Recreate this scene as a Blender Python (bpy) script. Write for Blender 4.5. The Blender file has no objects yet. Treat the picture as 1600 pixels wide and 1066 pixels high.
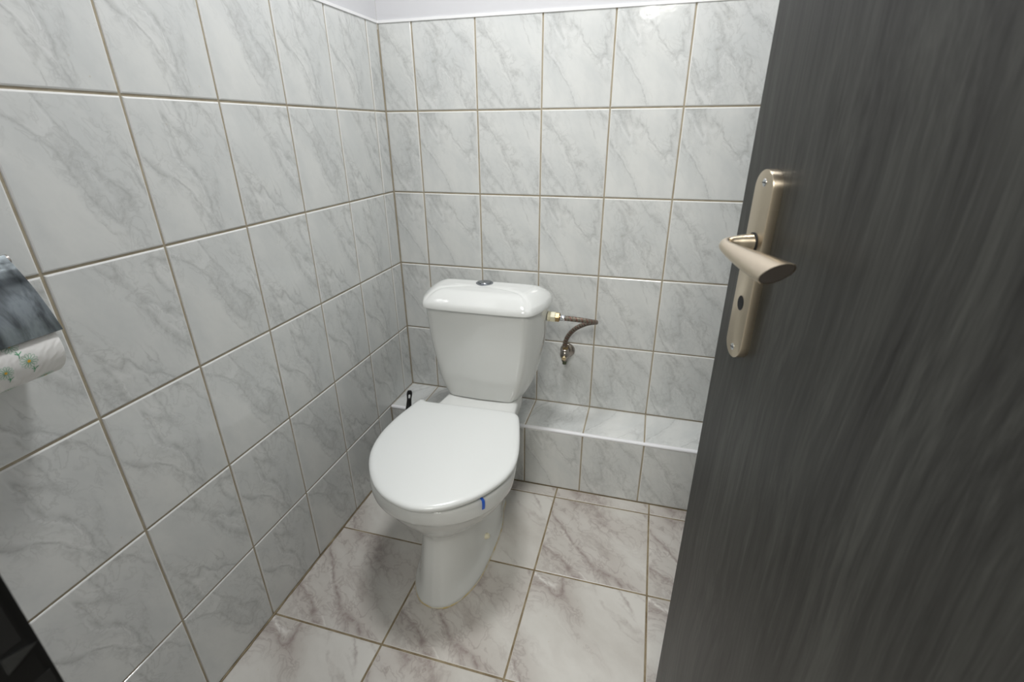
import bpy, bmesh, math, random
from mathutils import Vector, Matrix

# ------------------------------------------------------------------ camera, world, lights
scn = bpy.context.scene
COL = scn.collection
CAM = Vector((0.8566, -1.5582, 1.1852))
cd = bpy.data.cameras.new('camera'); cam = bpy.data.objects.new('camera', cd); COL.objects.link(cam)
cR = Vector((0.9636159, 0.26724609, -0.00489085)); cF = Vector((-0.24665663, 0.88202852, -0.40148)); cU = cR.cross(cF)
cam.matrix_world = Matrix(((cR.x, cU.x, -cF.x, CAM.x), (cR.y, cU.y, -cF.y, CAM.y), (cR.z, cU.z, -cF.z, CAM.z), (0, 0, 0, 1)))
cd.sensor_width = 36.0; cd.lens = 36.0 * 752.5 / 1600.0
cd.clip_start = 0.02
cd.dof.use_dof = True; cd.dof.focus_distance = 1.0; cd.dof.aperture_fstop = 6.3
scn.camera = cam

scn.view_settings.view_transform = 'Standard'; scn.view_settings.look = 'None'
scn.view_settings.gamma = 1.0; scn.view_settings.use_curve_mapping = False
scn.view_settings.exposure = 0.20

world = bpy.data.worlds.new('world'); scn.world = world; world.use_nodes = True
world.node_tree.nodes['Background'].inputs[0].default_value = (1.0, 0.975, 0.87, 1)
world.node_tree.nodes['Background'].inputs[1].default_value = 0.42      # dim hallway behind the camera

def area_light(name, loc, target, size, power, color, shape='DISK'):
    l = bpy.data.lights.new(name, 'AREA'); l.shape = shape; l.size = size; l.energy = power; l.color = color
    o = bpy.data.objects.new(name, l); COL.objects.link(o); o.location = loc
    o.rotation_euler = (Vector(target) - Vector(loc)).to_track_quat('-Z', 'Y').to_euler()
    return o

area_light('ceiling_lamp_light', (0.56, -0.66, 2.40), (0.56, -0.66, 0), 0.30, 14.3, (0.985, 0.995, 1.0))
area_light('hall_fill_light', (0.8, -2.6, 2.25), (0.75, -1.0, 0.7), 0.5, 17.5, (1.0, 0.98, 0.92))  # frontal fill added through the doorway, no lamp known there
area_light('flash_light', (0.745, -1.66, 1.775), (0.55, 0.0, 0.85), 0.03, 0.25, (1.0, 0.99, 0.97))

# ------------------------------------------------------------------ node helpers
def new_mat(name):
    m = bpy.data.materials.new(name); m.use_nodes = True
    nt = m.node_tree; b = nt.nodes['Principled BSDF']
    return m, nt, b
def simple(name, col, rough=.5, metal=0, coat=0, ior=1.5):
    m, nt, b = new_mat(name)
    b.inputs['Base Color'].default_value = (*col, 1); b.inputs['Roughness'].default_value = rough
    b.inputs['Metallic'].default_value = metal; b.inputs['Coat Weight'].default_value = coat
    b.inputs['IOR'].default_value = ior
    return m
def N(nt, t, **kw):
    n = nt.nodes.new(t)
    for k, v in kw.items(): setattr(n, k, v)
    return n
def mapping(nt, src, scale=(1, 1, 1), rot=(0, 0, 0), loc=(0, 0, 0)):
    m = N(nt, 'ShaderNodeMapping'); nt.links.new(src, m.inputs[0])
    m.inputs['Scale'].default_value = scale; m.inputs['Rotation'].default_value = rot; m.inputs['Location'].default_value = loc
    return m.outputs[0]
def noise(nt, vec, scale, detail=4, rough=.55, dist=0.0):
    n = N(nt, 'ShaderNodeTexNoise'); nt.links.new(vec, n.inputs['Vector'])
    n.inputs['Scale'].default_value = scale; n.inputs['Detail'].default_value = detail
    n.inputs['Roughness'].default_value = rough; n.inputs['Distortion'].default_value = dist
    return n.outputs['Fac']
def ramp(nt, fac, stops):
    r = N(nt, 'ShaderNodeValToRGB'); nt.links.new(fac, r.inputs[0])
    el = r.color_ramp.elements
    while len(el) < len(stops): el.new(0.5)
    for e, (p, c) in zip(el, stops):
        e.position = p; e.color = (*c, 1) if isinstance(c, tuple) else (c, c, c, 1)
    return r.outputs[0]
def math_(nt, op, a, b=None, clamp=False):
    n = N(nt, 'ShaderNodeMath', operation=op); n.use_clamp = clamp
    for i, v in enumerate((a, b)):
        if v is None: continue
        if isinstance(v, (int, float)): n.inputs[i].default_value = v
        else: nt.links.new(v, n.inputs[i])
    return n.outputs[0]
def mixc(nt, fac, a, b, mode='MIX'):
    n = N(nt, 'ShaderNodeMix', data_type='RGBA', blend_type=mode)
    if isinstance(fac, (int, float)): n.inputs[0].default_value = fac
    else: nt.links.new(fac, n.inputs[0])
    for i, v in ((6, a), (7, b)):
        if isinstance(v, tuple): n.inputs[i].default_value = (*v, 1)
        else: nt.links.new(v, n.inputs[i])
    return n.outputs[2]
def bump(nt, b, h, strength, dist=.001):
    n = N(nt, 'ShaderNodeBump'); n.inputs['Strength'].default_value = strength; n.inputs['Distance'].default_value = dist
    nt.links.new(h, n.inputs['Height']); nt.links.new(n.outputs[0], b.inputs['Normal'])

# ------------------------------------------------------------------ materials
def marble(name, base, cloud, vein, light, ang, s, rough, vein_w=.06, warm=None, vein_amt=.8, bumpk=.12, lightk=.35, bandk=.3, bandc=(.47, .49, .49)):
    """Veined print repeated on every tile: reads the tile's own UV (metres)."""
    m, nt, b = new_mat(name)
    uv = N(nt, 'ShaderNodeUVMap').outputs[0]
    # domain warp
    wn = N(nt, 'ShaderNodeTexNoise'); nt.links.new(uv, wn.inputs['Vector']); wn.inputs['Scale'].default_value = 9 * s; wn.inputs['Detail'].default_value = 5; wn.inputs['Roughness'].default_value = .6
    sub = N(nt, 'ShaderNodeVectorMath', operation='SUBTRACT'); nt.links.new(wn.outputs['Color'], sub.inputs[0]); sub.inputs[1].default_value = (.5, .5, .5)
    sc = N(nt, 'ShaderNodeVectorMath', operation='SCALE'); nt.links.new(sub.outputs[0], sc.inputs[0]); sc.inputs['Scale'].default_value = .045 / s
    ad = N(nt, 'ShaderNodeVectorMath', operation='ADD'); nt.links.new(uv, ad.inputs[0]); nt.links.new(sc.outputs[0], ad.inputs[1])
    w = ad.outputs[0]
    rv = mapping(nt, w, rot=(0, 0, ang))
    an = mapping(nt, rv, scale=(1.0, .26, 1))
    cl = noise(nt, mapping(nt, rv, scale=(1.0, .5, 1)), 12 * s, 5, .6)
    def ridge(f, wd, c=.48):
        d = math_(nt, 'ABSOLUTE', math_(nt, 'SUBTRACT', f, c))
        return ramp(nt, d, [(0, 1.0), (wd * .35, .55), (wd, 0.0)])
    slow = noise(nt, an, 7.5 * s, 3, .45)
    side = noise(nt, mapping(nt, an, loc=(3.1, 7.7, 0)), 12 * s, 4, .5)
    msk = noise(nt, mapping(nt, rv, loc=(5, 2, 0), scale=(1, .5, 1)), 9 * s, 2, .5)
    fine = noise(nt, w, 60 * s, 4, .7)
    finer = ramp(nt, fine, [(.36, .15), (.60, 1.0)])
    band = ridge(slow, vein_w * 2.2)
    line = math_(nt, 'MULTIPLY', ridge(slow, vein_w * .42), finer)
    crack = math_(nt, 'MULTIPLY', math_(nt, 'MULTIPLY', ridge(noise(nt, mapping(nt, rv, scale=(1, .6, 1)), 38 * s, 3, .6, .6), .05), band), .75)
    line2 = math_(nt, 'MULTIPLY', math_(nt, 'MULTIPLY', ridge(side, vein_w * .5), ramp(nt, msk, [(.47, 0.0), (.60, .8)])), finer)
    rr = math_(nt, 'MULTIPLY', math_(nt, 'MAXIMUM', math_(nt, 'MAXIMUM', line, line2), crack), vein_amt)
    col = mixc(nt, ramp(nt, cl, [(.38, 0.0), (.66, 1.0)]), base, cloud)
    col = mixc(nt, math_(nt, 'MULTIPLY', band, bandk), col, bandc)
    col = mixc(nt, math_(nt, 'MULTIPLY', math_(nt, 'MULTIPLY', ridge(slow, .012, .455), ramp(nt, msk, [(.40, 0.0), (.55, 1.0)])), lightk), col, light)
    col = mixc(nt, rr, col, vein)
    # small brownish specks of dirt
    vo = N(nt, 'ShaderNodeTexVoronoi'); nt.links.new(uv, vo.inputs['Vector']); vo.inputs['Scale'].default_value = 34
    sp = ramp(nt, vo.outputs['Distance'], [(.03, 1.0), (.06, 0.0)])
    sm = ramp(nt, noise(nt, uv, 16, 1, .5), [(.56, 0.0), (.62, 1.0)])
    col = mixc(nt, math_(nt, 'MULTIPLY', math_(nt, 'MULTIPLY', sp, sm), .30), col, (.42, .33, .16))
    nt.links.new(col, b.inputs['Base Color'])
    b.inputs['Roughness'].default_value = rough; b.inputs['IOR'].default_value = 1.5
    g = N(nt, 'ShaderNodeNewGeometry').outputs['Position']
    bump(nt, b, noise(nt, g, 34, 2, .5), bumpk, .002)
    return m
M = {}
M['wall_tile'] = marble('wall_tile_glaze', (.680, .688, .668), (.600, .615, .605), (.36, .365, .355), (.77, .77, .76), math.radians(-28), 1.0, .11, vein_w=.045, vein_amt=.62, bumpk=.2, bandk=.20)
M['floor_tile'] = marble('floor_tile_glaze', (.625, .605, .565), (.53, .505, .465), (.25, .20, .185), (.80, .78, .74), math.radians(47), .62, .30, vein_w=.055, vein_amt=.9, bumpk=.08, lightk=.8, bandk=.50, bandc=(.37, .315, .285))
def grout(name, c1, c2):
    m, nt, b = new_mat(name)
    g = N(nt, 'ShaderNodeNewGeometry').outputs['Position']
    f = noise(nt, g, 22, 5, .65)
    nt.links.new(mixc(nt, ramp(nt, f, [(.35, 0.0), (.65, 1.0)]), c1, c2), b.inputs['Base Color']); b.inputs['Roughness'].default_value = .85
    return m
M['grout'] = grout('grout', (.31, .265, .185), (.40, .355, .265))
M['floor_grout'] = grout('floor_grout', (.17, .125, .07), (.31, .255, .165))
m, nt, b = new_mat('white_plaster'); b.inputs['Base Color'].default_value = (.60, .60, .615, 1); b.inputs['Roughness'].default_value = .9
bump(nt, b, noise(nt, N(nt, 'ShaderNodeNewGeometry').outputs['Position'], 120, 3), .15, .001); M['plaster'] = m
M['tile_edge'] = simple('glaze_edge_painted_highlight', (.72, .72, .705), .12)  # glazed bevels coloured paler to paint highlight lines along the joints
M['floor_edge'] = simple('pale_floor_glaze_edge', (.62, .60, .56), .3)
M['sealant_white'] = simple('white_sealant', (.80, .80, .80), .5)
M['joint'] = simple('brown_joint', (.24, .19, .11), .8)
M['edge_white'] = simple('white_plastic_edging', (.78, .78, .80), .35)
M['porcelain'] = simple('white_porcelain', (.665, .675, .655), .07, coat=.3)
M['lid_plastic'] = simple('white_seat_plastic', (.705, .72, .705), .22)
m, nt, b = new_mat('yellowed_sealant'); gp = N(nt, 'ShaderNodeNewGeometry').outputs['Position']
nt.links.new(mixc(nt, ramp(nt, noise(nt, gp, 40, 3), [(.4, 0.0), (.6, 1.0)]), (.55, .42, .17), (.60, .56, .45)), b.inputs['Base Color']); b.inputs['Roughness'].default_value = .5
M['stain_bead'] = m
M['chrome'] = simple('chrome', (.62, .64, .66), .12, 1)
M['button'] = simple('grey_chrome', (.30, .32, .345), .22, 1)
M['dull_chrome'] = simple('dull_worn_chrome', (.36, .33, .30), .25, 1)
M['brass'] = simple('pale_brass', (.72, .58, .36), .30, 1)
M['brass_dark'] = simple('dark_brass', (.38, .27, .14), .35, 1)
M['ivory'] = simple('ivory_plastic', (.74, .70, .52), .4)
M['green_knob'] = simple('tarnished_green_brass', (.10, .12, .07), .4, .6)
M['black_plastic'] = simple('black_plastic', (.012, .012, .012), .28)
M['blue'] = simple('blue_plastic', (.02, .12, .62), .35)
M['dark_hole'] = simple('dark_hole', (.006, .006, .006), .7)
M['rubber'] = simple('black_rubber_seal', (.01, .01, .01), .3)
m, nt, b = new_mat('satin_nickel'); b.inputs['Metallic'].default_value = 1; b.inputs['Base Color'].default_value = (.60, .52, .405, 1); b.inputs['Roughness'].default_value = .29
tc = N(nt, 'ShaderNodeTexCoord').outputs['Object']
bump(nt, b, noise(nt, mapping(nt, tc, scale=(40, 40, 900)), 1.0, 3), .03, .0005); M['nickel'] = m
M['nickel_cap'] = simple('dark_lever_end_cap', (.045, .038, .032), .6, .3)
# dark wood laminate
m, nt, b = new_mat('dark_wood_laminate'); tc = N(nt, 'ShaderNodeTexCoord').outputs['Object']
wv = N(nt, 'ShaderNodeTexNoise'); nt.links.new(mapping(nt, tc, scale=(2.2, 2.2, .9)), wv.inputs['Vector']); wv.inputs['Scale'].default_value = 1.6; wv.inputs['Detail'].default_value = 2
sub = N(nt, 'ShaderNodeVectorMath', operation='SUBTRACT'); nt.links.new(wv.outputs['Color'], sub.inputs[0]); sub.inputs[1].default_value = (.5, .5, .5)
sc = N(nt, 'ShaderNodeVectorMath', operation='SCALE'); nt.links.new(sub.outputs[0], sc.inputs[0]); sc.inputs['Scale'].default_value = .12
ad = N(nt, 'ShaderNodeVectorMath', operation='ADD'); nt.links.new(tc, ad.inputs[0]); nt.links.new(sc.outputs[0], ad.inputs[1])
g1 = noise(nt, mapping(nt, ad.outputs[0], scale=(150, 150, 3.2)), 1.0, 5, .65)
g2 = noise(nt, mapping(nt, ad.outputs[0], scale=(28, 28, 1.0)), 1.0, 3, .5)
g3 = noise(nt, mapping(nt, tc, scale=(420, 420, 16)), 1.0, 3, .6)
gg = math_(nt, 'ADD', math_(nt, 'MULTIPLY', g1, .5), math_(nt, 'ADD', math_(nt, 'MULTIPLY', g2, .28), math_(nt, 'MULTIPLY', g3, .22)))
nt.links.new(ramp(nt, gg, [(.36, (.014, .013, .012)), (.50, (.034, .034, .031)), (.66, (.066, .067, .061))]), b.inputs['Base Color'])
b.inputs['Roughness'].default_value = .42
bump(nt, b, gg, .35, .0008); M['wood'] = m
# braided hose
m, nt, b = new_mat('braided_steel'); uv = N(nt, 'ShaderNodeUVMap').outputs[0]
w1 = N(nt, 'ShaderNodeTexWave'); nt.links.new(mapping(nt, uv, rot=(0, 0, .75)), w1.inputs[0]); w1.inputs['Scale'].default_value = 7
w2 = N(nt, 'ShaderNodeTexWave'); nt.links.new(mapping(nt, uv, rot=(0, 0, -.75)), w2.inputs[0]); w2.inputs['Scale'].default_value = 7
c = mixc(nt, w1.outputs['Fac'], (.11, .09, .065), (.46, .42, .35))
c = mixc(nt, math_(nt, 'MULTIPLY', w2.outputs['Fac'], .6), c, (.22, .18, .14))
ck = N(nt, 'ShaderNodeTexChecker'); nt.links.new(mapping(nt, uv, rot=(0, 0, .78)), ck.inputs[0]); ck.inputs['Scale'].default_value = 2.2
wr = N(nt, 'ShaderNodeTexWave'); nt.links.new(mapping(nt, uv, rot=(0, 0, .6)), wr.inputs[0]); wr.inputs['Scale'].default_value = .55
c = mixc(nt, math_(nt, 'MULTIPLY', ramp(nt, wr.outputs['Fac'], [(.90, 0.0), (.95, 1.0)]), .7), c, (.26, .05, .04))
c = mixc(nt, math_(nt, 'MULTIPLY', ck.outputs['Fac'], .62), c, (.075, .055, .045))
nt.links.new(c, b.inputs['Base Color']); b.inputs['Metallic'].default_value = .7; b.inputs['Roughness'].default_value = .4
bump(nt, b, w1.outputs['Fac'], .5, .0006); M['braid'] = m
# embossed paper
m, nt, b = new_mat('embossed_tissue'); b.inputs['Base Color'].default_value = (.80, .79, .765, 1); b.inputs['Roughness'].default_value = .95
tc = N(nt, 'ShaderNodeTexCoord').outputs['Object']
wr = N(nt, 'ShaderNodeTexWave', wave_type='RINGS'); nt.links.new(tc, wr.inputs[0]); wr.inputs['Scale'].default_value = 28; wr.inputs['Distortion'].default_value = 12; wr.inputs['Detail'].default_value = 2
bump(nt, b, wr.outputs['Fac'], .45, .0012); M['tissue'] = m
M['flower_green'] = simple('green_print', (.10, .40, .20), .9)
M['flower_yellow'] = simple('yellow_print', (.75, .42, .04), .9)
M['core'] = simple('cardboard_core', (.35, .27, .18), .9)
m, nt, b = new_mat('steel_flap_painted_reflections'); tc = N(nt, 'ShaderNodeTexCoord').outputs['Object']
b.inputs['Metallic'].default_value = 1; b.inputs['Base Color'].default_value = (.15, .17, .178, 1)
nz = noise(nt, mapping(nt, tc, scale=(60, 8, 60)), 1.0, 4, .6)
nt.links.new(ramp(nt, noise(nt, mapping(nt, tc, scale=(1, 1.4, .5)), 26, 4, .6, .4), [(.38, (.07, .078, .082)), (.58, (.19, .213, .222))]), b.inputs['Base Color'])  # dark and pale patches painted into the steel colour as reflections
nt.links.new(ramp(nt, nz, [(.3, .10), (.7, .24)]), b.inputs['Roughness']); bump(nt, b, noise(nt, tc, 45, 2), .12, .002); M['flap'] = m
m, nt, b = new_mat('lamp_glass'); b.inputs['Base Color'].default_value = (.8, .8, .8, 1)
b.inputs['Emission Color'].default_value = (1, .985, .96, 1); b.inputs['Emission Strength'].default_value = 6.0; M['lamp_glass'] = m

# ------------------------------------------------------------------ mesh helpers
def link(name, me, mats, parent=None, smooth=False):
    o = bpy.data.objects.new(name, me); COL.objects.link(o)
    for mm in (mats if isinstance(mats, (list, tuple)) else [mats]): me.materials.append(mm)
    if smooth: me.shade_smooth()
    if parent: o.parent = parent
    return o
def from_bm(name, bm, mats, parent=None, smooth=False, recalc=True):
    if recalc: bmesh.ops.recalc_face_normals(bm, faces=bm.faces)
    me = bpy.data.meshes.new(name); bm.to_mesh(me); bm.free()
    return link(name, me, mats, parent, smooth)
def tag(o, label=None, cat=None, group=None, kind=None):
    if label: o['label'] = label
    if cat: o['category'] = cat
    if group: o['group'] = group
    if kind: o['kind'] = kind
    return o
def empty(name, loc=(0, 0, 0), rz=0):
    o = bpy.data.objects.new(name, None); COL.objects.link(o); o.location = loc; o.rotation_euler = (0, 0, rz); o.empty_display_size = .05
    return o
def keep_world(o, parent):
    """parent while the mesh coordinates stay in world space"""
    o.parent = parent
    pm = Matrix.LocRotScale(parent.location, parent.rotation_euler, None)
    o.matrix_parent_inverse = pm.inverted()
    return o
def box(bm, lo, hi, mi=0):
    vs = [bm.verts.new((x, y, z)) for z in (lo[2], hi[2]) for y in (lo[1], hi[1]) for x in (lo[0], hi[0])]
    for f in ((0, 2, 3, 1), (4, 5, 7, 6), (0, 1, 5, 4), (2, 6, 7, 3), (0, 4, 6, 2), (1, 3, 7, 5)):
        bm.faces.new([vs[i] for i in f]).material_index = mi
    return vs
def catmull(pts, n, closed=False):
    out = []; K = len(pts); pts = [Vector(p) for p in pts]
    segs = K if closed else K - 1
    for i in range(segs):
        if closed: p0, p1, p2, p3 = pts[i - 1], pts[i], pts[(i + 1) % K], pts[(i + 2) % K]
        else: p0, p1, p2, p3 = pts[max(i - 1, 0)], pts[i], pts[i + 1], pts[min(i + 2, K - 1)]
        for k in range(n):
            t = k / n; t2 = t * t; t3 = t2 * t
            out.append(.5 * ((2 * p1) + (-p0 + p2) * t + (2 * p0 - 5 * p1 + 4 * p2 - p3) * t2 + (-p0 + 3 * p1 - 3 * p2 + p3) * t3))
    if not closed: out.append(pts[-1])
    return out
def loft(bm, rings, cap0=True, cap1=True, closed=True, mi=0):
    vr = [[bm.verts.new(p) for p in r] for r in rings]
    n = len(vr[0])
    for a, b_ in zip(vr, vr[1:]):
        for i in range(n if closed else n - 1):
            j = (i + 1) % n
            bm.faces.new((a[i], a[j], b_[j], b_[i])).material_index = mi
    if cap0: bm.faces.new(vr[0][::-1]).material_index = mi
    if cap1: bm.faces.new(vr[-1]).material_index = mi
    return vr
def tube(bm, path, rad, seg=16, caps=True, uv=None, mi=0):
    """path: list of Vector; rad: number or list"""
    path = [Vector(p) for p in path]; n = len(path)
    rads = rad if isinstance(rad, (list, tuple)) else [rad] * n
    up = None; rings = []; L = 0; Ls = []
    for i, p in enumerate(path):
        t = (path[min(i + 1, n - 1)] - path[max(i - 1, 0)]).normalized()
        if up is None:
            up = t.orthogonal().normalized()
        up = (up - t * up.dot(t)).normalized(); w = t.cross(up)
        rings.append([p + (up * math.cos(2 * math.pi * k / seg) + w * math.sin(2 * math.pi * k / seg)) * rads[i] for k in range(seg)])
        if i: L += (p - path[i - 1]).length
        Ls.append(L)
    vr = [[bm.verts.new(q) for q in r] for r in rings]
    lay = bm.loops.layers.uv.verify() if uv else None
    for a in range(n - 1):
        for k in range(seg):
            j = (k + 1) % seg
            f = bm.faces.new((vr[a][k], vr[a][j], vr[a + 1][j], vr[a + 1][k])); f.material_index = mi
            if uv:
                for lp, (uu, vv) in zip(f.loops, ((k, a), (k + 1, a), (k + 1, a + 1), (k, a + 1))):
                    lp[lay].uv = (uu / seg * 1.0, Ls[vv] * uv)
    if caps: bm.faces.new(vr[0][::-1]).material_index = mi; bm.faces.new(vr[-1]).material_index = mi
def lathe(bm, origin, axis, prof, seg=32, mi=0):
    """prof: list of (radius, height along axis)"""
    axis = Vector(axis).normalized(); a = axis.orthogonal().normalized(); b_ = axis.cross(a); o = Vector(origin)
    rings = [[o + axis * h + (a * math.cos(2 * math.pi * k / seg) + b_ * math.sin(2 * math.pi * k / seg)) * max(r, 1e-5) for k in range(seg)] for r, h in prof]
    loft(bm, rings, mi=mi)
def hexnut(bm, origin, axis, r, h, mi=0):
    lathe(bm, origin, axis, [(r * .93, 0), (r, h * .08), (r, h * .92), (r * .93, h)], seg=6, mi=mi)
def autosmooth(o, ang=35):
    me = o.data; me.shade_smooth()
    bm = bmesh.new(); bm.from_mesh(me)
    for e in bm.edges:
        if len(e.link_faces) == 2 and e.calc_face_angle(0) > math.radians(ang): e.smooth = False
    bm.to_mesh(me); bm.free()
    return o

# ------------------------------------------------------------------ tiles
rng = random.Random(7)
def tiles(bm, O, U, V, Nn, us, vs, gap=.0036, bev=.0030, mt=0, mg=1, variants=3, seed=0, flipu=1, me_=4, depth=.0022):
    """one bevelled glazed tile per cell, standing proud of a recessed grout bed"""
    O, U, V, Nn = map(Vector, (O, U, V, Nn)); lay = bm.loops.layers.uv.verify(); r = random.Random(seed)
    def quad(p, mi, uvs=None, smooth=False):
        f = bm.faces.new(p); f.material_index = mi
        f.normal_update()
        if uvs:
            for lp, q in zip(f.loops, uvs): lp[lay].uv = q
    g = [O + U * a + V * c - Nn * depth for a, c in ((us[0], vs[0]), (us[-1], vs[0]), (us[-1], vs[-1]), (us[0], vs[-1]))]
    quad([bm.verts.new(p) for p in g], mg)
    flip = U.cross(V).dot(Nn) < 0
    for i in range(len(us) - 1):
        for j in range(len(vs) - 1):
            a0, a1, b0, b1 = us[i] + gap / 2, us[i + 1] - gap / 2, vs[j] + gap / 2, vs[j + 1] - gap / 2
            if a1 - a0 < .006 or b1 - b0 < .006: continue
            k = r.randrange(variants); off = Vector((k * 3.37 + .4, k * 1.91 + .3))
            jit = (r.random() - .5) * .0006
            rings = []
            for ins, h in ((0, -.006), (0, -bev * .9), (bev * .35, -bev * .28), (bev, 0)):
                rings.append([(a0 + ins, b0 + ins, h), (a1 - ins, b0 + ins, h), (a1 - ins, b1 - ins, h), (a0 + ins, b1 - ins, h)])
            vr = [[bm.verts.new(O + U * x + V * y + Nn * (h + jit)) for x, y, h in rg] for rg in rings]
            ur = [[(flipu * (x - us[i]) + off.x, y - vs[j] + off.y) for x, y, h in rg] for rg in rings]
            for q in range(3):
                for e in range(4):
                    n_ = (e + 1) % 4
                    f = [vr[q][e], vr[q][n_], vr[q + 1][n_], vr[q + 1][e]]; uu = [ur[q][e], ur[q][n_], ur[q + 1][n_], ur[q + 1][e]]
                    if flip: f.reverse(); uu.reverse()
                    quad(f, me_ if q else mt, uu)
            f = list(vr[3]); uu = list(ur[3])
            if flip: f.reverse(); uu.reverse()
            quad(f, mt, uu)
TP = .202; TH = .2498; A0 = .1117; B0 = .0672; Z5 = .2424; TOP = 1.488
RX = 1.22; FY = -1.445; WT = .115; CEIL = 2.48; BD = .184
zs = [0.0, Z5, Z5 + TH, Z5 + 2 * TH, Z5 + 3 * TH, Z5 + 4 * TH, TOP]
xs = [0.0] + [A0 + k * TP for k in range(6) if A0 + k * TP < RX - .02] + [RX]
ys = [0.0] + [B0 + k * TP for k in range(9) if B0 + k * TP < -FY - .02] + [-FY]
WM = [M['wall_tile'], M['grout'], M['plaster'], M['sealant_white'], M['tile_edge']]
def wall(name, O, U, V, Nn, us, vs, seed, fl=1):
    bm = bmesh.new(); O_, U_, N_ = Vector(O), Vector(U), Vector(Nn)
    tiles(bm, O, U, V, Nn, us, vs, seed=seed, flipu=fl)
    # plaster above the tiles and the body of the wall behind them
    a, b_ = us[0], us[-1]
    def slab(d0, d1, z0, z1, mi):
        p = [O_ + U_ * u + N_ * d + Vector((0, 0, z)) for z in (z0, z1) for u, d in ((a, d0), (b_, d0), (b_, d1), (a, d1))]
        v = [bm.verts.new(q) for q in p]
        for f in ((0, 1, 2, 3), (4, 5, 6, 7), (0, 1, 5, 4), (1, 2, 6, 5), (2, 3, 7, 6), (3, 0, 4, 7)):
            bm.faces.new([v[i] for i in f]).material_index = mi
    slab(-.10, -.0023, 0, TOP, 1)
    slab(-.10, -.0006, TOP + .0005, CEIL, 2)
    slab(-.004, .0022, TOP - .0040, TOP + .0035, 3)
    bmesh.ops.recalc_face_normals(bm, faces=[f for f in bm.faces])
    o = from_bm(name, bm, WM, recalc=False); tag(o, kind='structure'); return o
w = wall('wall_left', (0, 0, 0), (0, -1, 0), (0, 0, 1), (1, 0, 0), ys, zs, 3, -1)
tag(w, 'left wall of pale grey marbled tiles under white plaster', 'wall')
w = wall('wall_back', (0, 0, 0), (1, 0, 0), (0, 0, 1), (0, -1, 0), xs, zs, 5)
tag(w, 'back wall of pale grey marbled tiles behind the toilet', 'wall')
w = wall('wall_right', (RX, 0, 0), (0, -1, 0), (0, 0, 1), (-1, 0, 0), ys, zs, 9)
tag(w, 'right wall of marbled tiles hidden behind the open door', 'wall')
# front wall with the doorway
JX0, JX1, DH = .505, 1.135, 2.03
bm = bmesh.new()
box(bm, (-.1, FY - WT, 0), (JX0 - .022, FY, CEIL)); box(bm, (JX1 + .022, FY - WT, 0), (RX + .1, FY, CEIL)); box(bm, (JX0 - .022, FY - WT, DH + .022), (JX1 + .022, FY, CEIL))
tag(from_bm('wall_front', bm, M['plaster']), 'white plastered wall around the doorway', 'wall', kind='structure')
bm = bmesh.new(); box(bm, (-.1, FY - WT, CEIL), (RX + .1, .1, CEIL + .05))
tag(from_bm('ceiling', bm, M['plaster']), 'white ceiling above the tiled walls', 'ceiling', kind='structure')
# floor
FX, FYL, FSX, FSY = .6394, -.2345, .3204, .3189
bm = bmesh.new()
fxs = [0.0] + [FX - FSX + .0005 + k * FSX for k in range(0, 4) if FX - FSX + k * FSX < RX - .02] + [RX]
fys = [BD, -FYL] + [-FYL + k * FSY for k in range(1, 6) if -FYL + k * FSY < -FY + WT - .02] + [-FY + WT]
tiles(bm, (0, 0, 0), (1, 0, 0), (0, -1, 0), (0, 0, 1), fxs, fys, gap=.0050, bev=.0016, seed=12, variants=2, depth=.0012, me_=2)
box(bm, (-.1, FY - WT, -.06), (RX + .1, .1, -.0016), 1)
bmesh.ops.recalc_face_normals(bm, faces=bm.faces)
tag(from_bm('floor', bm, [M['floor_tile'], M['floor_grout'], M['floor_edge']], recalc=False), 'floor of large beige marbled tiles', 'floor', kind='structure')
# dark grime line where left wall meets floor
bm = bmesh.new()
pts = []
for k in range(80):
    y = -BD - k * (-FY - BD) / 79; pts.append((.0012 + .0012 * rng.random(), y, .0008 + .001 * rng.random()))
tube(bm, pts, [.0016 + .0016 * rng.random() for _ in pts], 6)
tag(from_bm('trim_2', bm, M['floor_grout']), 'brownish grout bead between left wall and floor', 'trim', kind='structure')

bm = bmesh.new(); tube(bm, [(.0004, -.0004, Z5), (.0004, -.0004, 1.0), (.0004, -.0004, TOP - .02)], .0021, 8)
tube(bm, [(.0004, -BD - .0004, .002), (.0004, -BD - .0004, Z5 - .002)], .0024, 8)
tag(from_bm('trim_3', bm, M['grout']), 'pale grout line down the tiled corner', 'trim', kind='structure')
# ledge along the back wall
bm = bmesh.new(); g = .007
tiles(bm, (0, 0, Z5), (1, 0, 0), (0, -1, 0), (0, 0, 1), xs, [0.0, BD - g], seed=21, me_=2)
tiles(bm, (0, -BD, 0), (1, 0, 0), (0, 0, 1), (0, -1, 0), xs, [0.0, Z5 - g], seed=22, me_=2)
box(bm, (0, -BD + .0019, 0), (RX, 0, Z5 - .0019), 1)
bmesh.ops.recalc_face_normals(bm, faces=bm.faces)
ledge = from_bm('wall_ledge', bm, [M['wall_tile'], M['grout'], M['tile_edge']], recalc=False)
tag(ledge, 'low tiled ledge boxing in pipes along the back wall', 'ledge', kind='structure')
bm = bmesh.new(); prof = []
for k in range(9):
    a = math.pi / 2 * k / 8; prof.append((-BD + g - math.sin(a) * (g + .001), Z5 - g + math.cos(a) * (g + .001)))
prof = [(-BD + g + .001, Z5 - g - .001), (-BD + g + .001, Z5 + .0002)] + prof + [(-BD - .0004, Z5 - g - .001)]
loft(bm, [[(x, y, z) for y, z in prof] for x in (0.001, RX - .001)])
o = autosmooth(from_bm('edge_trim', bm, M['edge_white'], ledge), 50); o['label'] = 'white rounded plastic edging strip'

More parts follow.
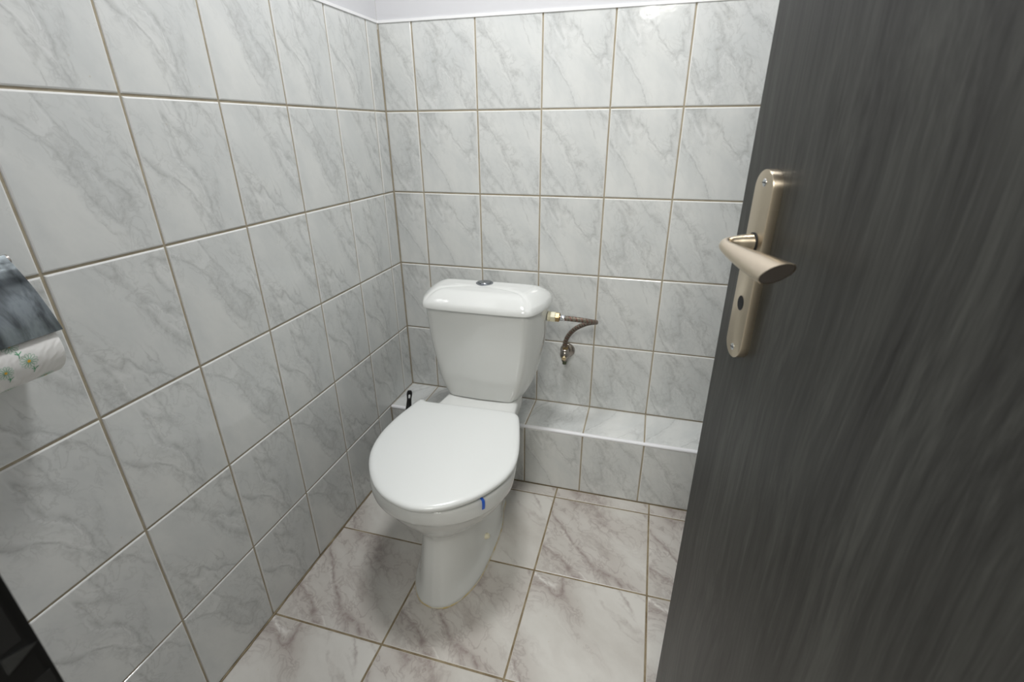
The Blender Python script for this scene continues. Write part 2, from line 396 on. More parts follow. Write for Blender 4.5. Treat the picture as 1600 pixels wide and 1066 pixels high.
# ------------------------------------------------------------------ toilet
TX = .405
toilet = empty('toilet', (TX, -.52, 0))
tag(toilet, 'white close-coupled ceramic toilet with closed lid in the tiled corner', 'toilet')
def half_to_ring(pts, cx, z, n=6):
    """pts: (y, half width) front to back; first hw 0 and last hw 0"""
    h = catmull([(p[1], p[0], 0) for p in pts], n)
    right = [(cx + q.x, q.y) for q in h]; left = [(cx - q.x, q.y) for q in h[1:-1]][::-1]
    return [Vector((x, y, z)) for x, y in right + left]
# pan: (z, outline) with the same number of control points
def outline(yf, ym, yn, yb, w1, w2, w3, wb):
    """front ellipse to widest at ym, narrowing to w2 at yn, wb at back yb"""
    P = []
    for a in (0, 18, 36, 54, 72, 90):
        t = math.radians(a); P.append((ym - (ym - yf) * math.cos(t), w1 * math.sin(t)))
    P += [(ym + (yn - ym) * .5, w2), (yn, w3), (yn + (yb - yn) * .55, wb), (yb - .012, wb * .93), (yb, wb * .72), (yb, 0)]
    return P
secs = [
    (0.000, outline(-.746, -.560, -.42, -.292, .096, .098, .095, .080)),
    (0.010, outline(-.747, -.560, -.42, -.292, .097, .099, .096, .080)),
    (0.022, outline(-.743, -.560, -.42, -.292, .092, .094, .092, .078)),
    (0.050, outline(-.735, -.560, -.42, -.290, .079, .088, .091, .078)),
    (0.100, outline(-.724, -.560, -.42, -.284, .072, .078, .083, .075)),
    (0.160, outline(-.712, -.560, -.40, -.258, .070, .069, .073, .070)),
    (0.200, outline(-.708, -.560, -.38, -.232, .076, .072, .070, .070)),
    (0.222, outline(-.715, -.565, -.375, -.220, .090, .082, .076, .074)),
    (0.245, outline(-.732, -.575, -.37, -.208, .113, .102, .085, .080)),
    (0.273, outline(-.753, -.588, -.37, -.200, .140, .126, .099, .088)),
    (0.306, outline(-.774, -.600, -.37, -.198, .163, .145, .112, .098)),
    (0.332, outline(-.786, -.606, -.38, -.195, .174, .155, .121, .106)),
    (0.345, outline(-.795, -.610, -.385, -.190, .181, .162, .127, .111)),
    (0.352, outline(-.803, -.610, -.385, -.188, .1865, .168, .130, .114)),
    (0.372, outline(-.807, -.610, -.385, -.188, .189, .170, .131, .115)),
    (0.388, outline(-.806, -.610, -.385, -.188, .188, .169, .130, .114)),
    (0.394, outline(-.801, -.610, -.385, -.190, .183, .165, .126, .110)),
    (0.3965, outline(-.793, -.610, -.385, -.193, .175, .157, .118, .103)),
]
zc = catmull([(s[0], 0, 0) for s in secs], 3)
K = len(secs[0][1]); cols = [catmull([(s[1][k][0], s[1][k][1], 0) for s in secs], 3) for k in range(K)]
bm = bmesh.new(); rings = []
for i in range(len(zc)):
    lo_ = max(0, min(1, 1 - (zc[i].x - .12) / .14))
    rings.append(half_to_ring([(cols[k][i].x, max(0, cols[k][i].y) + (.005 * lo_ if 0 < k < K - 1 else 0)) for k in range(K)], TX - .005 * lo_, zc[i].x, 5))
# funnel the top inwards so the pan is a real bowl under the lid
top = rings[-1]
def shrink(r, f, z):
    out = []
    for p in r:
        d = Vector((p.x - TX, p.y + .61, 0)).normalized(); k_ = 1 / math.sqrt((d.x / .128) ** 2 + (d.y / .155) ** 2)
        out.append(Vector((TX + d.x * k_ * f, -.61 + d.y * k_ * f, z)))
    return out
for f, z in ((1.0, .3965), (.96, .390), (.88, .33), (.6, .24), (.3, .21)): rings.append(shrink(top, f, z))
loft(bm, rings)
for v in bm.verts:                      # rear deck rises slightly to carry the cistern
    if v.co.z > .36 and v.co.y > -.42: v.co.z += .0075 * min(1, (v.co.y + .42) / .06)
pan = keep_world(autosmooth(from_bm('pan', bm, M['porcelain']), 60), toilet)
# waste outlet into the ledge
bm = bmesh.new(); tube(bm, [(TX, -.30, .18), (TX, -.24, .18), (TX, -.186, .18)], .052, 28)
o = keep_world(autosmooth(from_bm('waste_pipe', bm, M['porcelain'])), toilet)
from mathutils.bvhtree import BVHTree
BV = BVHTree.FromPolygons([v.co.copy() for v in pan.data.vertices], [list(p.vertices) for p in pan.data.polygons])
# fixing bolts on the foot and yellowed sealant bead
for s in (1, -1):
    hit, nrm, _i, _d = BV.ray_cast(Vector((TX + s * .3, -.530, .066)), Vector((-s, 0, 0)))
    bm = bmesh.new(); lathe(bm, hit - nrm * .002, (s * .85, 0, .5), [(.0085, -.002), (.0085, .009), (.0075, .0115), (.004, .013), (0, .0132)], 20)
    o = keep_world(autosmooth(from_bm('bolt_cap', bm, M['ivory'])), toilet)
bm = bmesh.new(); r0 = half_to_ring([(p[0], p[1] + (.005 if 0 < k < K - 1 else 0)) for k, p in enumerate(secs[0][1])], TX - .005, .0015, 6)
rr_ = [.0021 + .0012 * rng.random() for _ in r0]
tube(bm, r0 + [r0[0]], rr_ + [rr_[0]], 6, caps=False)
o = keep_world(from_bm('sealant_bead', bm, M['stain_bead'], smooth=True), toilet); o['label'] = 'yellowed sealant line around the foot'
# seat and lid: outline of the (slightly skewed) lid
LO = [(.262, -.394), (.245, -.386), (.229, -.396), (.220, -.440), (.210, -.499), (.206, -.564), (.212, -.625), (.229, -.680), (.259, -.732), (.295, -.774),
      (.335, -.803), (.376, -.819), (.414, -.825), (.453, -.819), (.494, -.799), (.533, -.766), (.564, -.727), (.589, -.678), (.600, -.630), (.598, -.578), (.584, -.510),
      (.565, -.440), (.552, -.403), (.534, -.388), (.505, -.386), (.42, -.388), (.335, -.391)]
def ringscale(R, ins, z, lift=0):
    n = len(R); out = []
    for i, p in enumerate(R):
        t = (R[(i + 1) % n] - R[i - 1]).normalized(); nn = Vector((t.y, -t.x, 0))
        c_ = Vector((.404, -.60, 0))
        if nn.dot(p - c_) > 0: nn = -nn
        q = p + nn * ins; out.append(Vector((q.x, q.y, z)))
    return out
LR = catmull([(x, y, 0) for x, y in LO], 5, closed=True)
c0 = Vector((.404, -.60, 0))
def toward(R, f, z): return [Vector((c0.x + (p.x - c0.x) * f, c0.y + (p.y - c0.y) * f, z)) for p in R]
bm = bmesh.new(); ins8 = ringscale(LR, .018, 0)
loft(bm, [ringscale(LR, .018, .3985), ringscale(LR, .013, .400), ringscale(LR, .0125, .405), ringscale(LR, .016, .4085), toward(ins8, .66, .4085), toward(ins8, .63, .404), toward(ins8, .66, .3985)], cap0=False, cap1=False)
bm.verts.ensure_lookup_table(); n_ = len(LR); vs_ = list(bm.verts)
for i in range(n_):
    j = (i + 1) % n_; bm.faces.new((vs_[6 * n_ + i], vs_[6 * n_ + j], vs_[j], vs_[i]))
seat = keep_world(autosmooth(from_bm('seat', bm, M['lid_plastic']), 50), toilet)
bm = bmesh.new(); b18 = ringscale(LR, .016, 0)
loft(bm, [toward(b18, .9, .4095), ringscale(LR, .011, .4092), ringscale(LR, .0095, .4068), ringscale(LR, .0068, .4070), ringscale(LR, .0034, .4098), ringscale(LR, .0008, .4140), ringscale(LR, .0002, .4195), ringscale(LR, .0024, .4228), ringscale(LR, .006, .4252),
          ringscale(LR, .011, .4268), ringscale(LR, .016, .4275), toward(b18, .93, .4281), toward(b18, .75, .4288), toward(b18, .5, .4292), toward(b18, .2, .4294)])
lid = keep_world(autosmooth(from_bm('lid', bm, M['lid_plastic']), 50), toilet)
# cistern
CX = .4025
def cring(s, yf, yb, z, ex=0.0):
    base = [(0.0, 0), (.080, .02), (.132, .03), (.150, .055), (.160, .105), (.1700, .20), (.1840, .42), (.1905, .62), (.1910, .80), (.180, .93), (.160, .985), (.08, 1.0), (0, 1.0)]
    h = catmull([(x * s + (ex if x > .1 else ex * x / .1), yf + (yb - yf) * t, 0) for x, t in base], 5)
    R = [(CX + q.x, q.y) for q in h] + [(CX - q.x, q.y) for q in h[1:-1]][::-1]
    return [Vector((x, y, z)) for x, y in R]
bm = bmesh.new()
prof = [(.4042, .625, -.309, -.205), (.4050, .645, -.3125, -.198), (.412, .685, -.3145, -.188), (.432, .745, -.3175, -.176), (.46, .800, -.320, -.165), (.487, .842, -.322, -.157), (.56, .920, -.327, -.15), (.63, .968, -.331, -.147), (.706, 1.0, -.335, -.145)]
pc = catmull([(a, b_, 0) for a, b_, c_, d in prof], 4); pd_ = catmull([(c_, d, 0) for a, b_, c_, d in prof], 4)
loft(bm, [cring(p.y, q.x, q.y, p.x) for p, q in zip(pc, pd_)])
cistern = keep_world(autosmooth(from_bm('cistern', bm, M['porcelain']), 55), toilet)
bm = bmesh.new(); loft(bm, [cring(1.0, -.335, -.145, .7050), cring(1.004, -.3356, -.1446, .7054), cring(1.004, -.3356, -.1446, .7072), cring(.99, -.333, -.146, .7076)])
o = keep_world(autosmooth(from_bm('cistern_joint', bm, M['joint'])), toilet); o['label'] = 'thin brown joint line under the cistern lid'
# the lid with its arched step
def crl(ins, z): # lid outline with softer corners
    CX_ = .4045
    base = [(0.0, -.3475), (.085, -.3465), (.135, -.3440), (.158, -.338), (.173, -.320), (.187, -.283), (.196, -.238), (.197, -.195), (.190, -.160), (.172, -.143), (.09, -.138), (0, -.138)]
    h = catmull([(x, y, 0) for x, y in base], 10)
    R = [Vector((CX_ + q.x, q.y, 0)) for q in h] + [Vector((CX_ - q.x, q.y, 0)) for q in h[1:-1]][::-1]
    cc = Vector((CX_, -.24, 0)); n = len(R); out = []
    for i, p in enumerate(R):
        hx = (p.x - cc.x) / .197; hy = (p.y - cc.y) / .105
        out.append(Vector((cc.x + (p.x - cc.x) * (1 - ins / .197), cc.y + (p.y - cc.y) * (1 - ins / .105), z)))
    return out
bm = bmesh.new(); rings = [crl(.02, .7080), crl(.0012, .7068), crl(.0002, .7072), crl(0, .7090)]
for k in range(1, 57):
    t = k / 56; ins = .0985 * t
    # rounded shoulder: quick rise then flat
    z = .7105 + .0455 * (.20 * min(1, t / .06) ** .6 + .80 * math.sin(math.pi / 2 * min(1, t / .62)) ** .85) if t < .62 else .756 + .0015 * (t - .62)
    rings.append(crl(ins, z))
loft(bm, rings)
for v in bm.verts:                       # arched crease on the front half of the lid
    if v.co.z < .716: continue
    dx = (v.co.x - CX) / .160; dy = (v.co.y + .352) / .110
    d = math.sqrt(dx * dx + dy * dy) - 1
    v.co.z -= .0022 * (1 / (1 + math.exp(d * 45))) * min(1, (v.co.z - .716) / .012) + .0020 * math.exp(-(d / .045) ** 2) * min(1, (v.co.z - .716) / .012)
clid = keep_world(autosmooth(from_bm('cistern_lid', bm, M['porcelain']), 60), toilet)
BX, BY, BZ = .394, -.212, .7553
bm = bmesh.new(); lathe(bm, (BX, BY, BZ), (0, 0, 1), [(.0265, -.002), (.0265, .0022), (.0245, .0036), (.0215, .0036), (.0205, .0022), (.0203, .0022)], 40)
btn = keep_world(autosmooth(from_bm('flush_button', bm, M['button'])), toilet); btn['label'] = 'round chrome flush button'
bm = bmesh.new(); lathe(bm, (BX, BY, BZ + .001), (0, 0, 1), [(.019, 0), (.019, .003), (.0175, .0046), (.009, .0052), (0, .0053)], 40)
o = autosmooth(from_bm('button_plunger', bm, M['button'])); o.parent = btn
# cistern inlet
IN = Vector((.5925, -.205, .665))
bm = bmesh.new()
lathe(bm, IN, (1, 0, -.03), [(.0155, 0), (.0155, .006), (.0135, .006), (.0135, .008)], 28)
hexnut(bm, IN + Vector((.008, 0, 0)), (1, 0, -.03), .0165, .016)
o = keep_world(autosmooth(from_bm('inlet_fitting', bm, M['ivory'])), toilet); o['label'] = 'ivory plastic inlet nut'

# ------------------------------------------------------------------ water hose and valve
hose = empty('water_hose', (.70, -.12, .58))
tag(hose, 'curled braided steel hose from cistern side to wall valve', 'hose')
p0 = IN + Vector((.036, 0, -.0012))
V0 = Vector((.6270, 0, .4640))      # valve rosette on the wall
vt = Vector((.6225, -.040, .492))
path = catmull([p0, (.655, -.204, .6625), (.688, -.192, .6570), (.716, -.172, .6470), (.7305, -.146, .6360), (.7285, -.118, .6250), (.711, -.098, .6140), (.686, -.084, .5990), (.656, -.068, .5730), (.634, -.052, .5400), (.6235, -.042, .510), vt], 8)
bm = bmesh.new(); tube(bm, path, .0078, 16, uv=60)
keep_world(from_bm('braided_sleeve', bm, M['braid'], smooth=True), hose)
bm = bmesh.new(); hexnut(bm, IN + Vector((.0235, 0, -.0005)), (1, 0, -.03), .0150, .0125)
lathe(bm, IN + Vector((.0345, 0, -.001)), (1, 0, -.03), [(.0085, 0), (.0088, .008), (.0082, .014)], 18)
o = keep_world(autosmooth(from_bm('hose_nut', bm, M['brass_dark'])), hose); o['label'] = 'dark brass hose nut'
bm = bmesh.new(); lathe(bm, IN + Vector((.038, 0, -.0012)), (1, 0, -.03), [(.0088, 0), (.0094, .002), (.0094, .013), (.0086, .015)], 18)
o = keep_world(autosmooth(from_bm('ferrule', bm, M['chrome'])), hose)
valve = empty('angle_valve', V0)
tag(valve, 'small tarnished chrome angle valve on back wall right of cistern', 'valve')
bm = bmesh.new(); lathe(bm, V0, (0, -1, 0), [(.0265, -.001), (.0265, .0015), (.0240, .007), (.016, .010), (.0115, .0105)], 32)
keep_world(autosmooth(from_bm('rosette', bm, M['dull_chrome'])), valve)
bm = bmesh.new(); vb = V0 + Vector((-.003, -.040, 0))
tube(bm, [V0 + Vector((0, -.004, 0)), vb], .0095, 20)
lathe(bm, vb + Vector((0, 0, .022)), (0, 0, -1), [(.0110, 0), (.0135, .002), (.0135, .008), (.0165, .012), (.0175, .024), (.0150, .033), (.0110, .037), (.0110, .044)], 24)
keep_world(autosmooth(from_bm('valve_body', bm, M['dull_chrome'])), valve)
bm = bmesh.new(); hexnut(bm, vb + Vector((0, 0, .018)), (0, 0, 1), .0105, .012)
keep_world(autosmooth(from_bm('valve_nut', bm, M['brass_dark'])), valve)
bm = bmesh.new(); lathe(bm, vb + Vector((0, -.012, -.006)), (0, -1, 0), [(.0075, 0), (.0075, .009), (.006, .011), (0, .0112)], 18)
o = keep_world(autosmooth(from_bm('valve_cap', bm, M['brass'])), valve)
bm = bmesh.new(); lathe(bm, vb + Vector((0, 0, -.018)), (0, 0, -1), [(.0100, 0), (.0100, .008), (.0075, .009), (.0075, .018), (.0055, .019)], 16)
o = keep_world(autosmooth(from_bm('valve_spindle', bm, M['green_knob'])), valve); o['label'] = 'greenish tarnished spindle'

# ------------------------------------------------------------------ blue freshener strap on the rim
bm = bmesh.new(); bx, by = .5500, -.7420
pth = [(.538, -.7205, .3990), (.548, -.7288, .3992), (.5533, -.7330, .3972), (.5546, -.7341, .391), (.5547, -.7342, .383), (.5538, -.7335, .372)]
pth = catmull(pth, 3); t_ = Vector((.79, -.62, 0)).normalized(); w_ = Vector((-t_.y, t_.x, 0))
rings = [[p + w_ * .0035 + t_ * .0002, p + w_ * .0035 + t_ * .0016, p - w_ * .0035 + t_ * .0016, p - w_ * .0035 + t_ * .0002] for p in pth]
loft(bm, rings)
tag(from_bm('rim_strap', bm, M['blue']), 'narrow blue plastic strap hanging over toilet rim under the lid', 'toilet freshener strap')

# ------------------------------------------------------------------ toilet brush
BRX, BRY = .088, -.268
brush = empty('toilet_brush', (BRX, BRY, 0))
tag(brush, 'black toilet brush handle standing in corner behind the toilet', 'toilet brush')
bm = bmesh.new()
lathe(bm, (BRX, BRY, 0.0002), (0, 0, 1), [(.042, 0), (.046, .004), (.043, .02), (.040, .10), (.041, .115), (.037, .115), (.036, .012), (.03, .008)], 36)
keep_world(autosmooth(from_bm('holder', bm, M['black_plastic'])), brush)
top_ = Vector((.1165, -.240, .3545)); bot_ = Vector((BRX + .004, BRY, .10)); ax = (top_ - bot_).normalized()
bm = bmesh.new(); L = (top_ - bot_).length; n = 30
wid = ax.cross(Vector((.5, -.85, 0))).normalized(); thk = ax.cross(wid)
def hr(s):
    h = s * L
    if s > .985: return .0066
    if s > .93: return .0095
    if s > .80: return .0095 - .0016 * math.sin((s - .80) / .13 * math.pi)
    if s > .45: return .0098 - .0010 * math.cos((s - .45) / .35 * math.pi * 4)
    return .0058
outer = []
for k in range(n + 1):
    s = k / n; r = hr(s); c_ = bot_ + ax * (s * L)
    outer.append([c_ + wid * r * math.cos(2 * math.pi * q / 14) + thk * r * .62 * math.sin(2 * math.pi * q / 14) for q in range(14)])
loft(bm, outer)
hnd = autosmooth(from_bm('handle', bm, M['black_plastic']), 50); keep_world(hnd, brush)
# slot through the top of the handle
bmc = bmesh.new(); cs = bot_ + ax * (L * .915)
pr = []
for q in range(16):
    a = 2 * math.pi * q / 16; off = .006 if math.sin(a) > 0 else -.006
    pr.append(cs + wid * .0036 * math.cos(a) + ax * (off + .0036 * math.sin(a)))
loft(bmc, [[p - thk * .02 for p in pr], [p + thk * .02 for p in pr]])
bmesh.ops.recalc_face_normals(bmc, faces=bmc.faces)
mec = bpy.data.meshes.new('slot_cutter'); bmc.to_mesh(mec); bmc.free()
oc = bpy.data.objects.new('slot_cutter', mec); COL.objects.link(oc)
def apply_bool(o, cutter):
    md = o.modifiers.new('cut', 'BOOLEAN'); md.operation = 'DIFFERENCE'; md.object = cutter; md.solver = 'EXACT'
    bpy.context.view_layer.update(); dg = bpy.context.evaluated_depsgraph_get()
    me = bpy.data.meshes.new_from_object(o.evaluated_get(dg)); o.modifiers.clear(); o.data = me
    bpy.data.objects.remove(cutter)
apply_bool(hnd, oc)
bm = bmesh.new()
for k in range(130):
    a = rng.random() * 6.283; z = .03 + .07 * rng.random(); c_ = Vector((BRX + .002, BRY, z))
    tube(bm, [c_, c_ + Vector((math.cos(a) * .030, math.sin(a) * .030, -.004))], .0008, 4)
tube(bm, [(BRX + .002, BRY, .025), (BRX + .004, BRY, .11)], .007, 12)
o = keep_world(from_bm('bristles', bm, M['black_plastic']), brush)

# ------------------------------------------------------------------ paper holder and roll on the left wall
PY1 = -1.129; PY0 = -1.262
holder = empty('paper_holder', (0, -1.195, 1.03))
tag(holder, 'dark steel toilet paper holder with lifting flap on left wall', 'toilet paper holder')
h0 = Vector((.036, 0, 1.036)); h1 = Vector((.0905, 0, .9355)); fd = (h1 - h0).normalized(); fn = Vector((-fd.z, 0, fd.x))
if fn.x < 0: fn = -fn
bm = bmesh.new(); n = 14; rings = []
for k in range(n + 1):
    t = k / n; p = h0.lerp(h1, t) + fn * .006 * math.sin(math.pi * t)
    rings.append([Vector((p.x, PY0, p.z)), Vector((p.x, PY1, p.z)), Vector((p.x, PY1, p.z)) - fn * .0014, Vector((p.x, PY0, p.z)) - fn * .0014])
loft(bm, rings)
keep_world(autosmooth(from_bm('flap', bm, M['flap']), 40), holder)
bm = bmesh.new(); tube(bm, [(.030, PY0 + .01, 1.028), (.030, PY1 + .004, 1.028)], .0075, 16)
box(bm, (.0005, -1.225, 1.010), (.004, -1.165, 1.046)); box(bm, (.003, -1.205, 1.022), (.026, -1.185, 1.034))
o = keep_world(autosmooth(from_bm('wall_bracket', bm, M['dull_chrome'])), holder)
bm = bmesh.new(); RCX, RCZ = .0465, .9130
wire = catmull([(.030, PY1 + .0035, 1.024), (.0285, PY1 + .0035, .99), (.030, PY1 + .003, .95), (RCX, PY1 + .002, RCZ + .013), (RCX, PY1 - .008, RCZ + .0135), (RCX, PY0 + .015, RCZ + .0135), (RCX, PY0 + .006, RCZ + .0135)], 6)
tube(bm, wire, .0028, 10)
o = keep_world(from_bm('roll_wire', bm, M['chrome'], smooth=True), holder)
# roll
RR = .0435; RY1 = PY1 - .006; RY0 = RY1 - .10
roll = empty('toilet_paper_roll', (RCX, (RY0 + RY1) / 2, RCZ))
tag(roll, 'white toilet paper roll printed with green daisies under the flap', 'toilet paper roll')
bm = bmesh.new(); pr = [(.019, 0), (RR - .003, 0), (RR - .0009, .0009), (RR, .003), (RR, .097), (RR - .0009, .0991), (RR - .003, .1), (.019, .1), (.019, 0.0)]
seg = 72; rings = []
for r, h in pr: rings.append([Vector((RCX + r * math.cos(2 * math.pi * k / seg), RY0 + h, RCZ + r * math.sin(2 * math.pi * k / seg))) for k in range(seg)])
loft(bm, rings, cap0=False, cap1=False)
def surf(yy, arc, lift=.00035):
    a = arc / RR; return Vector((RCX + (RR + lift) * math.cos(a), yy, RCZ + (RR + lift) * math.sin(a)))
def stroke(pts, wd, mi):
    for (y0, s0), (y1, s1) in zip(pts, pts[1:]):
        d = Vector((y1 - y0, s1 - s0)); l = d.length
        if l < 1e-6: continue
        nn = Vector((-d.y, d.x)) / l * wd / 2
        q = [surf(y0 + nn.x, s0 + nn.y), surf(y1 + nn.x, s1 + nn.y), surf(y1 - nn.x, s1 - nn.y), surf(y0 - nn.x, s0 - nn.y)]
        bm.faces.new([bm.verts.new(p) for p in q]).material_index = mi
def daisy(cy, cs, R_, rot):
    for k in range(13):
        a = rot + 2 * math.pi * k / 13; ca, sa = math.cos(a), math.sin(a); lp = []
        for t in (0, .3, .6, .85, 1, .85, .6, .3, 0):
            pass
        up_ = [(.22, .0), (.5, .10), (.8, .15), (.97, .09), (1.02, 0)]
        path_ = up_ + [(x, -y) for x, y in up_[::-1]]
        stroke([(cy + (x * ca - y * sa) * R_, cs + (x * sa + y * ca) * R_) for x, y in path_], .00030, 1)
    c_ = [surf(cy + math.cos(q / 10 * 6.283) * R_ * .2, cs + math.sin(q / 10 * 6.283) * R_ * .2, .0005) for q in range(10)]
    bm.faces.new([bm.verts.new(p) for p in c_]).material_index = 2
    stroke([(cy + .3 * R_, cs - R_ * .95), (cy + .42 * R_, cs - R_ * 1.5), (cy + .30 * R_, cs - R_ * 1.9)], .0008, 1)
    stroke([(cy + .42 * R_, cs - R_ * 1.4), (cy + .85 * R_, cs - R_ * 1.1)], .0009, 1)
    stroke([(cy + .40 * R_, cs - R_ * 1.45), (cy + .05 * R_, cs - R_ * 1.15)], .0008, 1)
FL = [(-1.1790, -.0035, .0100, .2), (-1.2060, -.0085, .0085, .5), (-1.158, -.045, .0095, 0), (-1.200, -.05, .0095, .7), (-1.190, .022, .0095, .1), (-1.235, -.028, .009, .3), (-1.150, .07, .009, .3), (-1.22, .08, .009, .3)]
for f in FL: daisy(*f)
ro = from_bm('paper', bm, [M['tissue'], M['flower_green'], M['flower_yellow']], recalc=False); keep_world(autosmooth(ro), roll)
bm = bmesh.new()
loft(bm, [[Vector((RCX + r * math.cos(6.2832 * k / 36), y, RCZ + r * math.sin(6.2832 * k / 36))) for k in range(36)] for r, y in ((.0188, RY0), (.0188, RY1), (.0176, RY1), (.0176, RY0), (.0188, RY0))], cap0=False, cap1=False)
keep_world(autosmooth(from_bm('cardboard_tube', bm, M['core'])), roll)

# ------------------------------------------------------------------ door
PHI = math.radians(-15); u = Vector((math.sin(PHI), math.cos(PHI), 0)); n = Vector((-u.y, u.x, 0)); ez = Vector((0, 0, 1))
E = Vector((.9639, -.9064, 0)); DW = .60; H = E - u * DW
door = bpy.data.objects.new('door_1', None); COL.objects.link(door)
door.matrix_world = Matrix(((-u.x, -n.x, 0, E.x), (-u.y, -n.y, 0, E.y), (0, 0, 1, 0), (0, 0, 0, 1)))   # local x: from free edge to hinge, local y: into the leaf
tag(door, 'dark wood-grain door standing open on the right', 'door', kind='structure')
def dpart(name, bm, mats, parent=None, ang=35):
    o = autosmooth(from_bm(name, bm, mats), ang); o.parent = parent or door; return o
bm = bmesh.new(); box(bm, (0, 0, .012), (DW, .040, 2.01))
bmesh.ops.bevel(bm, geom=[e for e in bm.edges if abs(e.verts[0].co.z - e.verts[1].co.z) > 1], offset=.0012, segments=2, affect='EDGES')
leaf = dpart('door_leaf', bm, M['wood'])
# long plate: stadium, local x centre s, local y negative = towards the camera side
S, PZ0, PZ1, PT, PW = .0665, .9305, 1.1465, .0105, .0200
bm = bmesh.new()
def stad(r, y):
    pts = []
    for k in range(25): a = math.pi * k / 24; pts.append((S + r * math.cos(a), y, PZ1 - PW + r * math.sin(a)))
    for k in range(25): a = math.pi + math.pi * k / 24; pts.append((S + r * math.cos(a), y, PZ0 + PW + r * math.sin(a)))
    return [Vector(p) for p in pts]
loft(bm, [stad(PW, .0002), stad(PW, -PT + .0008), stad(PW - .0003, -PT + .0002), stad(PW - .0009, -PT)])
plate = dpart('handle_plate', bm, M['nickel'])
KZ = .9985; SZ = 1.0695
bm = bmesh.new(); seg = 28
def oval(rx, rz, y, cz=KZ): return [Vector((S - .001 + rx * math.cos(6.2832 * k / seg), y, cz + rz * math.sin(6.2832 * k / seg))) for k in range(seg)]
loft(bm, [oval(.0075, .0088, -PT - .0002), oval(.0072, .0085, -PT - .0002), oval(.007, .008, -PT + .004)])
o = dpart('keyhole', bm, M['dark_hole'], plate); o['label'] = 'black oval keyhole'
for zc_ in (PZ1 - .0135, PZ0 + .0125):
    bm = bmesh.new(); lathe(bm, (S, -PT + .0001, zc_), (0, -1, 0), [(.0042, -.001), (.0042, .0004), (.0036, .0008), (.0018, .0009)], 20)
    box(bm, (S - .0034, -PT - .00115, zc_ - .0005), (S + .0034, -PT - .0009, zc_ + .0005), 1)
    dpart('screw', bm, [M['chrome'], M['dark_hole']], plate)
# lever
bm = bmesh.new()
lathe(bm, (S, -PT + .0005, SZ), (0, -1, 0), [(.0112, 0), (.0112, .0016), (.0100, .0022)], 28)
dpart('collar', bm, M['dark_hole'], plate)
LEV = [ # centre (x along door to hinge, y out, z), half axes: wide, thin
    ((S, -PT - .0010, SZ), .0096, .0096), ((S - .0005, -PT - .009, SZ), .0090, .0086), ((S - .001, -PT - .018, SZ - .0002), .0078, .0072), ((S - .0005, -PT - .0255, SZ - .0004), .0068, .0062),
    ((S + .0025, -PT - .0310, SZ - .0008), .0064, .0058), ((S + .0100, -PT - .0340, SZ - .0012), .0066, .0054), ((S + .022, -PT - .0345, SZ - .0018), .0078, .0055), ((S + .040, -PT - .0340, SZ - .0024), .0098, .0060),
    ((S + .060, -PT - .0330, SZ - .0030), .0119, .0067), ((S + .080, -PT - .0316, SZ - .0034), .0136, .0073), ((S + .098, -PT - .0302, SZ - .0036), .0148, .0077), ((S + .114, -PT - .0290, SZ - .0036), .0154, .0079)]
cs = catmull([l[0] for l in LEV], 5); ab = catmull([(l[1], l[2], 0) for l in LEV], 5); rings = []
Wd = Vector((0, -.84, -.54)).normalized()      # wide axis: outwards and down
for i, c_ in enumerate(cs):
    t = (cs[min(i + 1, len(cs) - 1)] - cs[max(i - 1, 0)]).normalized()
    s_ = i / (len(cs) - 1)
    wdir = Wd if s_ > .45 else Vector((0, 0, -1)).lerp(Wd, max(0, (s_ - .1) / .35)).normalized()
    wd_ = (wdir - t * wdir.dot(t)).normalized(); td = t.cross(wd_)
    skew = .42 if s_ > .9 else 0
    rings.append([c_ + wd_ * ab[i].x * math.cos(6.2832 * k / 36) + td * ab[i].y * math.sin(6.2832 * k / 36) + (t * (-.35 * ab[i].x * math.cos(6.2832 * k / 36) * max(0, (s_ - .80) / .20))) for k in range(36)])
loft(bm2 := bmesh.new(), rings, cap1=False)
# end rim turning into the cap
er = rings[-1]; ec = sum(er, Vector()) / 36; tt = (cs[-1] - cs[-2]).normalized()
loft(bm2, [er, [ec + (p - ec) * .955 + tt * .0005 for p in er], [ec + (p - ec) * .94 - tt * .0006 for p in er]], cap0=False, cap1=True)
lever = dpart('lever', bm2, M['nickel'], plate, 50)
bm = bmesh.new(); loft(bm, [[ec + (p - ec) * .94 - tt * .0004 for p in er], [ec + (p - ec) * .90 + tt * .0002 for p in er]])
o = dpart('end_cap', bm, M['nickel_cap'], lever); o['label'] = 'dark oval end of the lever'
# hinges
for hz in (.25, 1.75):
    bm = bmesh.new(); tube(bm, [(DW + .006, .036, hz - .04), (DW + .006, .036, hz + .04)], .006, 16)
    dpart('hinge', bm, M['nickel'])

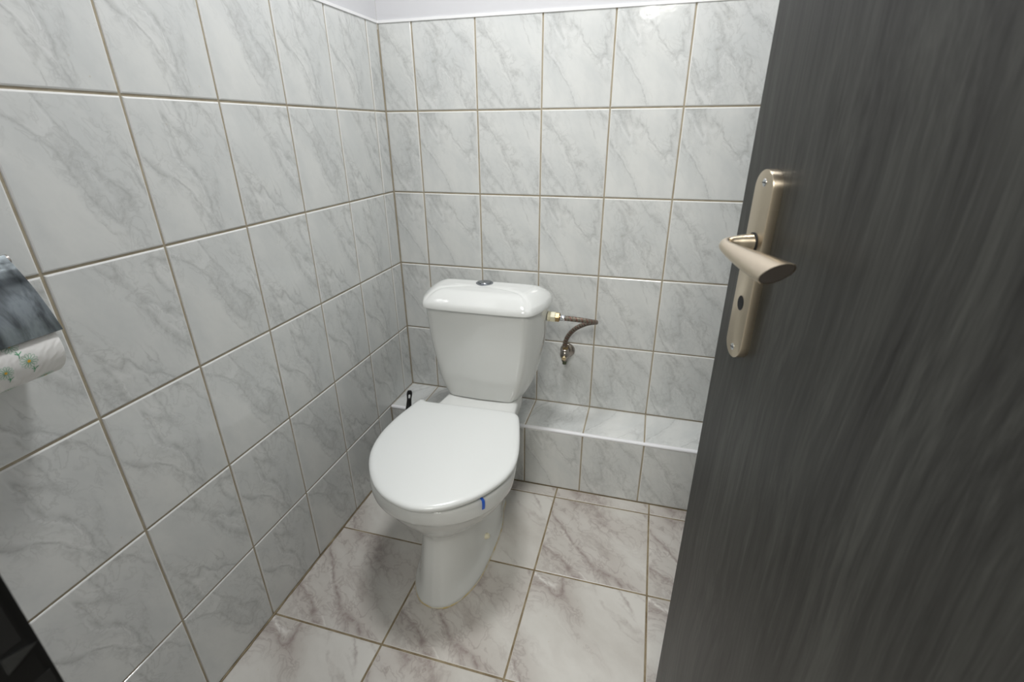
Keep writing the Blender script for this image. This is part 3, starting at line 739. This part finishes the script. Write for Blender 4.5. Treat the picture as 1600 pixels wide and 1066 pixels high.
# ------------------------------------------------------------------ door frame
bm = bmesh.new()
JL = .5170
box(bm, (JX0 - .022, FY - WT, 0), (JL, FY + .0008, DH)); box(bm, (JX0 - .075, FY + .0002, 0), (JL - .030, FY + .004, DH + .06))
box(bm, (JX1, FY - WT, 0), (JX1 + .022, FY + .0005, DH)); box(bm, (JX1 + .010, FY + .0002, 0), (RX - .004, FY + .010, DH + .06))
box(bm, (JX0 - .022, FY - WT, DH), (JX1 + .022, FY + .0005, DH + .022)); box(bm, (JX0 - .075, FY + .0002, DH + .01), (RX - .004, FY + .010, DH + .07))
frame = from_bm('trim_1', bm, M['rubber']); tag(frame, 'dark door frame at the lower left edge', 'door frame', kind='structure')
bm = bmesh.new(); box(bm, (JL - .0008, FY - .030, .80), (JL + .0012, FY - .004, .985))
sp_ = o = from_bm('strike_plate', bm, M['rubber'], frame); o['label'] = 'dark strike plate'
bm = bmesh.new(); box(bm, (JL + .0008, FY - .024, .905), (JL + .0014, FY - .006, .955)); box(bm, (JL + .0008, FY - .024, .82), (JL + .0014, FY - .002, .872))
from_bm('latch_hole', bm, M['dark_hole'], o)

bm = bmesh.new(); tri = [(-1.4625, .9030), (-1.4458, .8968), (-1.4630, .8905)]  # bright wedge added in the outline of a glint on the frame
loft(bm, [[(JL + .0012, y, z) for y, z in tri], [(JL + .0022, y, z) for y, z in tri]])
o = from_bm('strike_glint', bm, M['chrome'], o); o['label'] = 'bright wedge shaped as a glint on the strike plate'

# ------------------------------------------------------------------ ceiling lamp
lamp = empty('ceiling_lamp', (.56, -.66, CEIL))
tag(lamp, 'round white glass ceiling lamp above the toilet', 'ceiling lamp')
bm = bmesh.new(); lathe(bm, (.56, -.66, CEIL), (0, 0, -1), [(.15, 0), (.15, .018), (.145, .02)], 40)
keep_world(autosmooth(from_bm('lamp_base', bm, M['edge_white'])), lamp)
bm = bmesh.new(); lathe(bm, (.56, -.66, CEIL - .02), (0, 0, -1), [(.143, 0), (.140, .02), (.12, .04), (.07, .053), (0, .057)], 40)
keep_world(autosmooth(from_bm('lamp_shade', bm, M['lamp_glass'])), lamp)
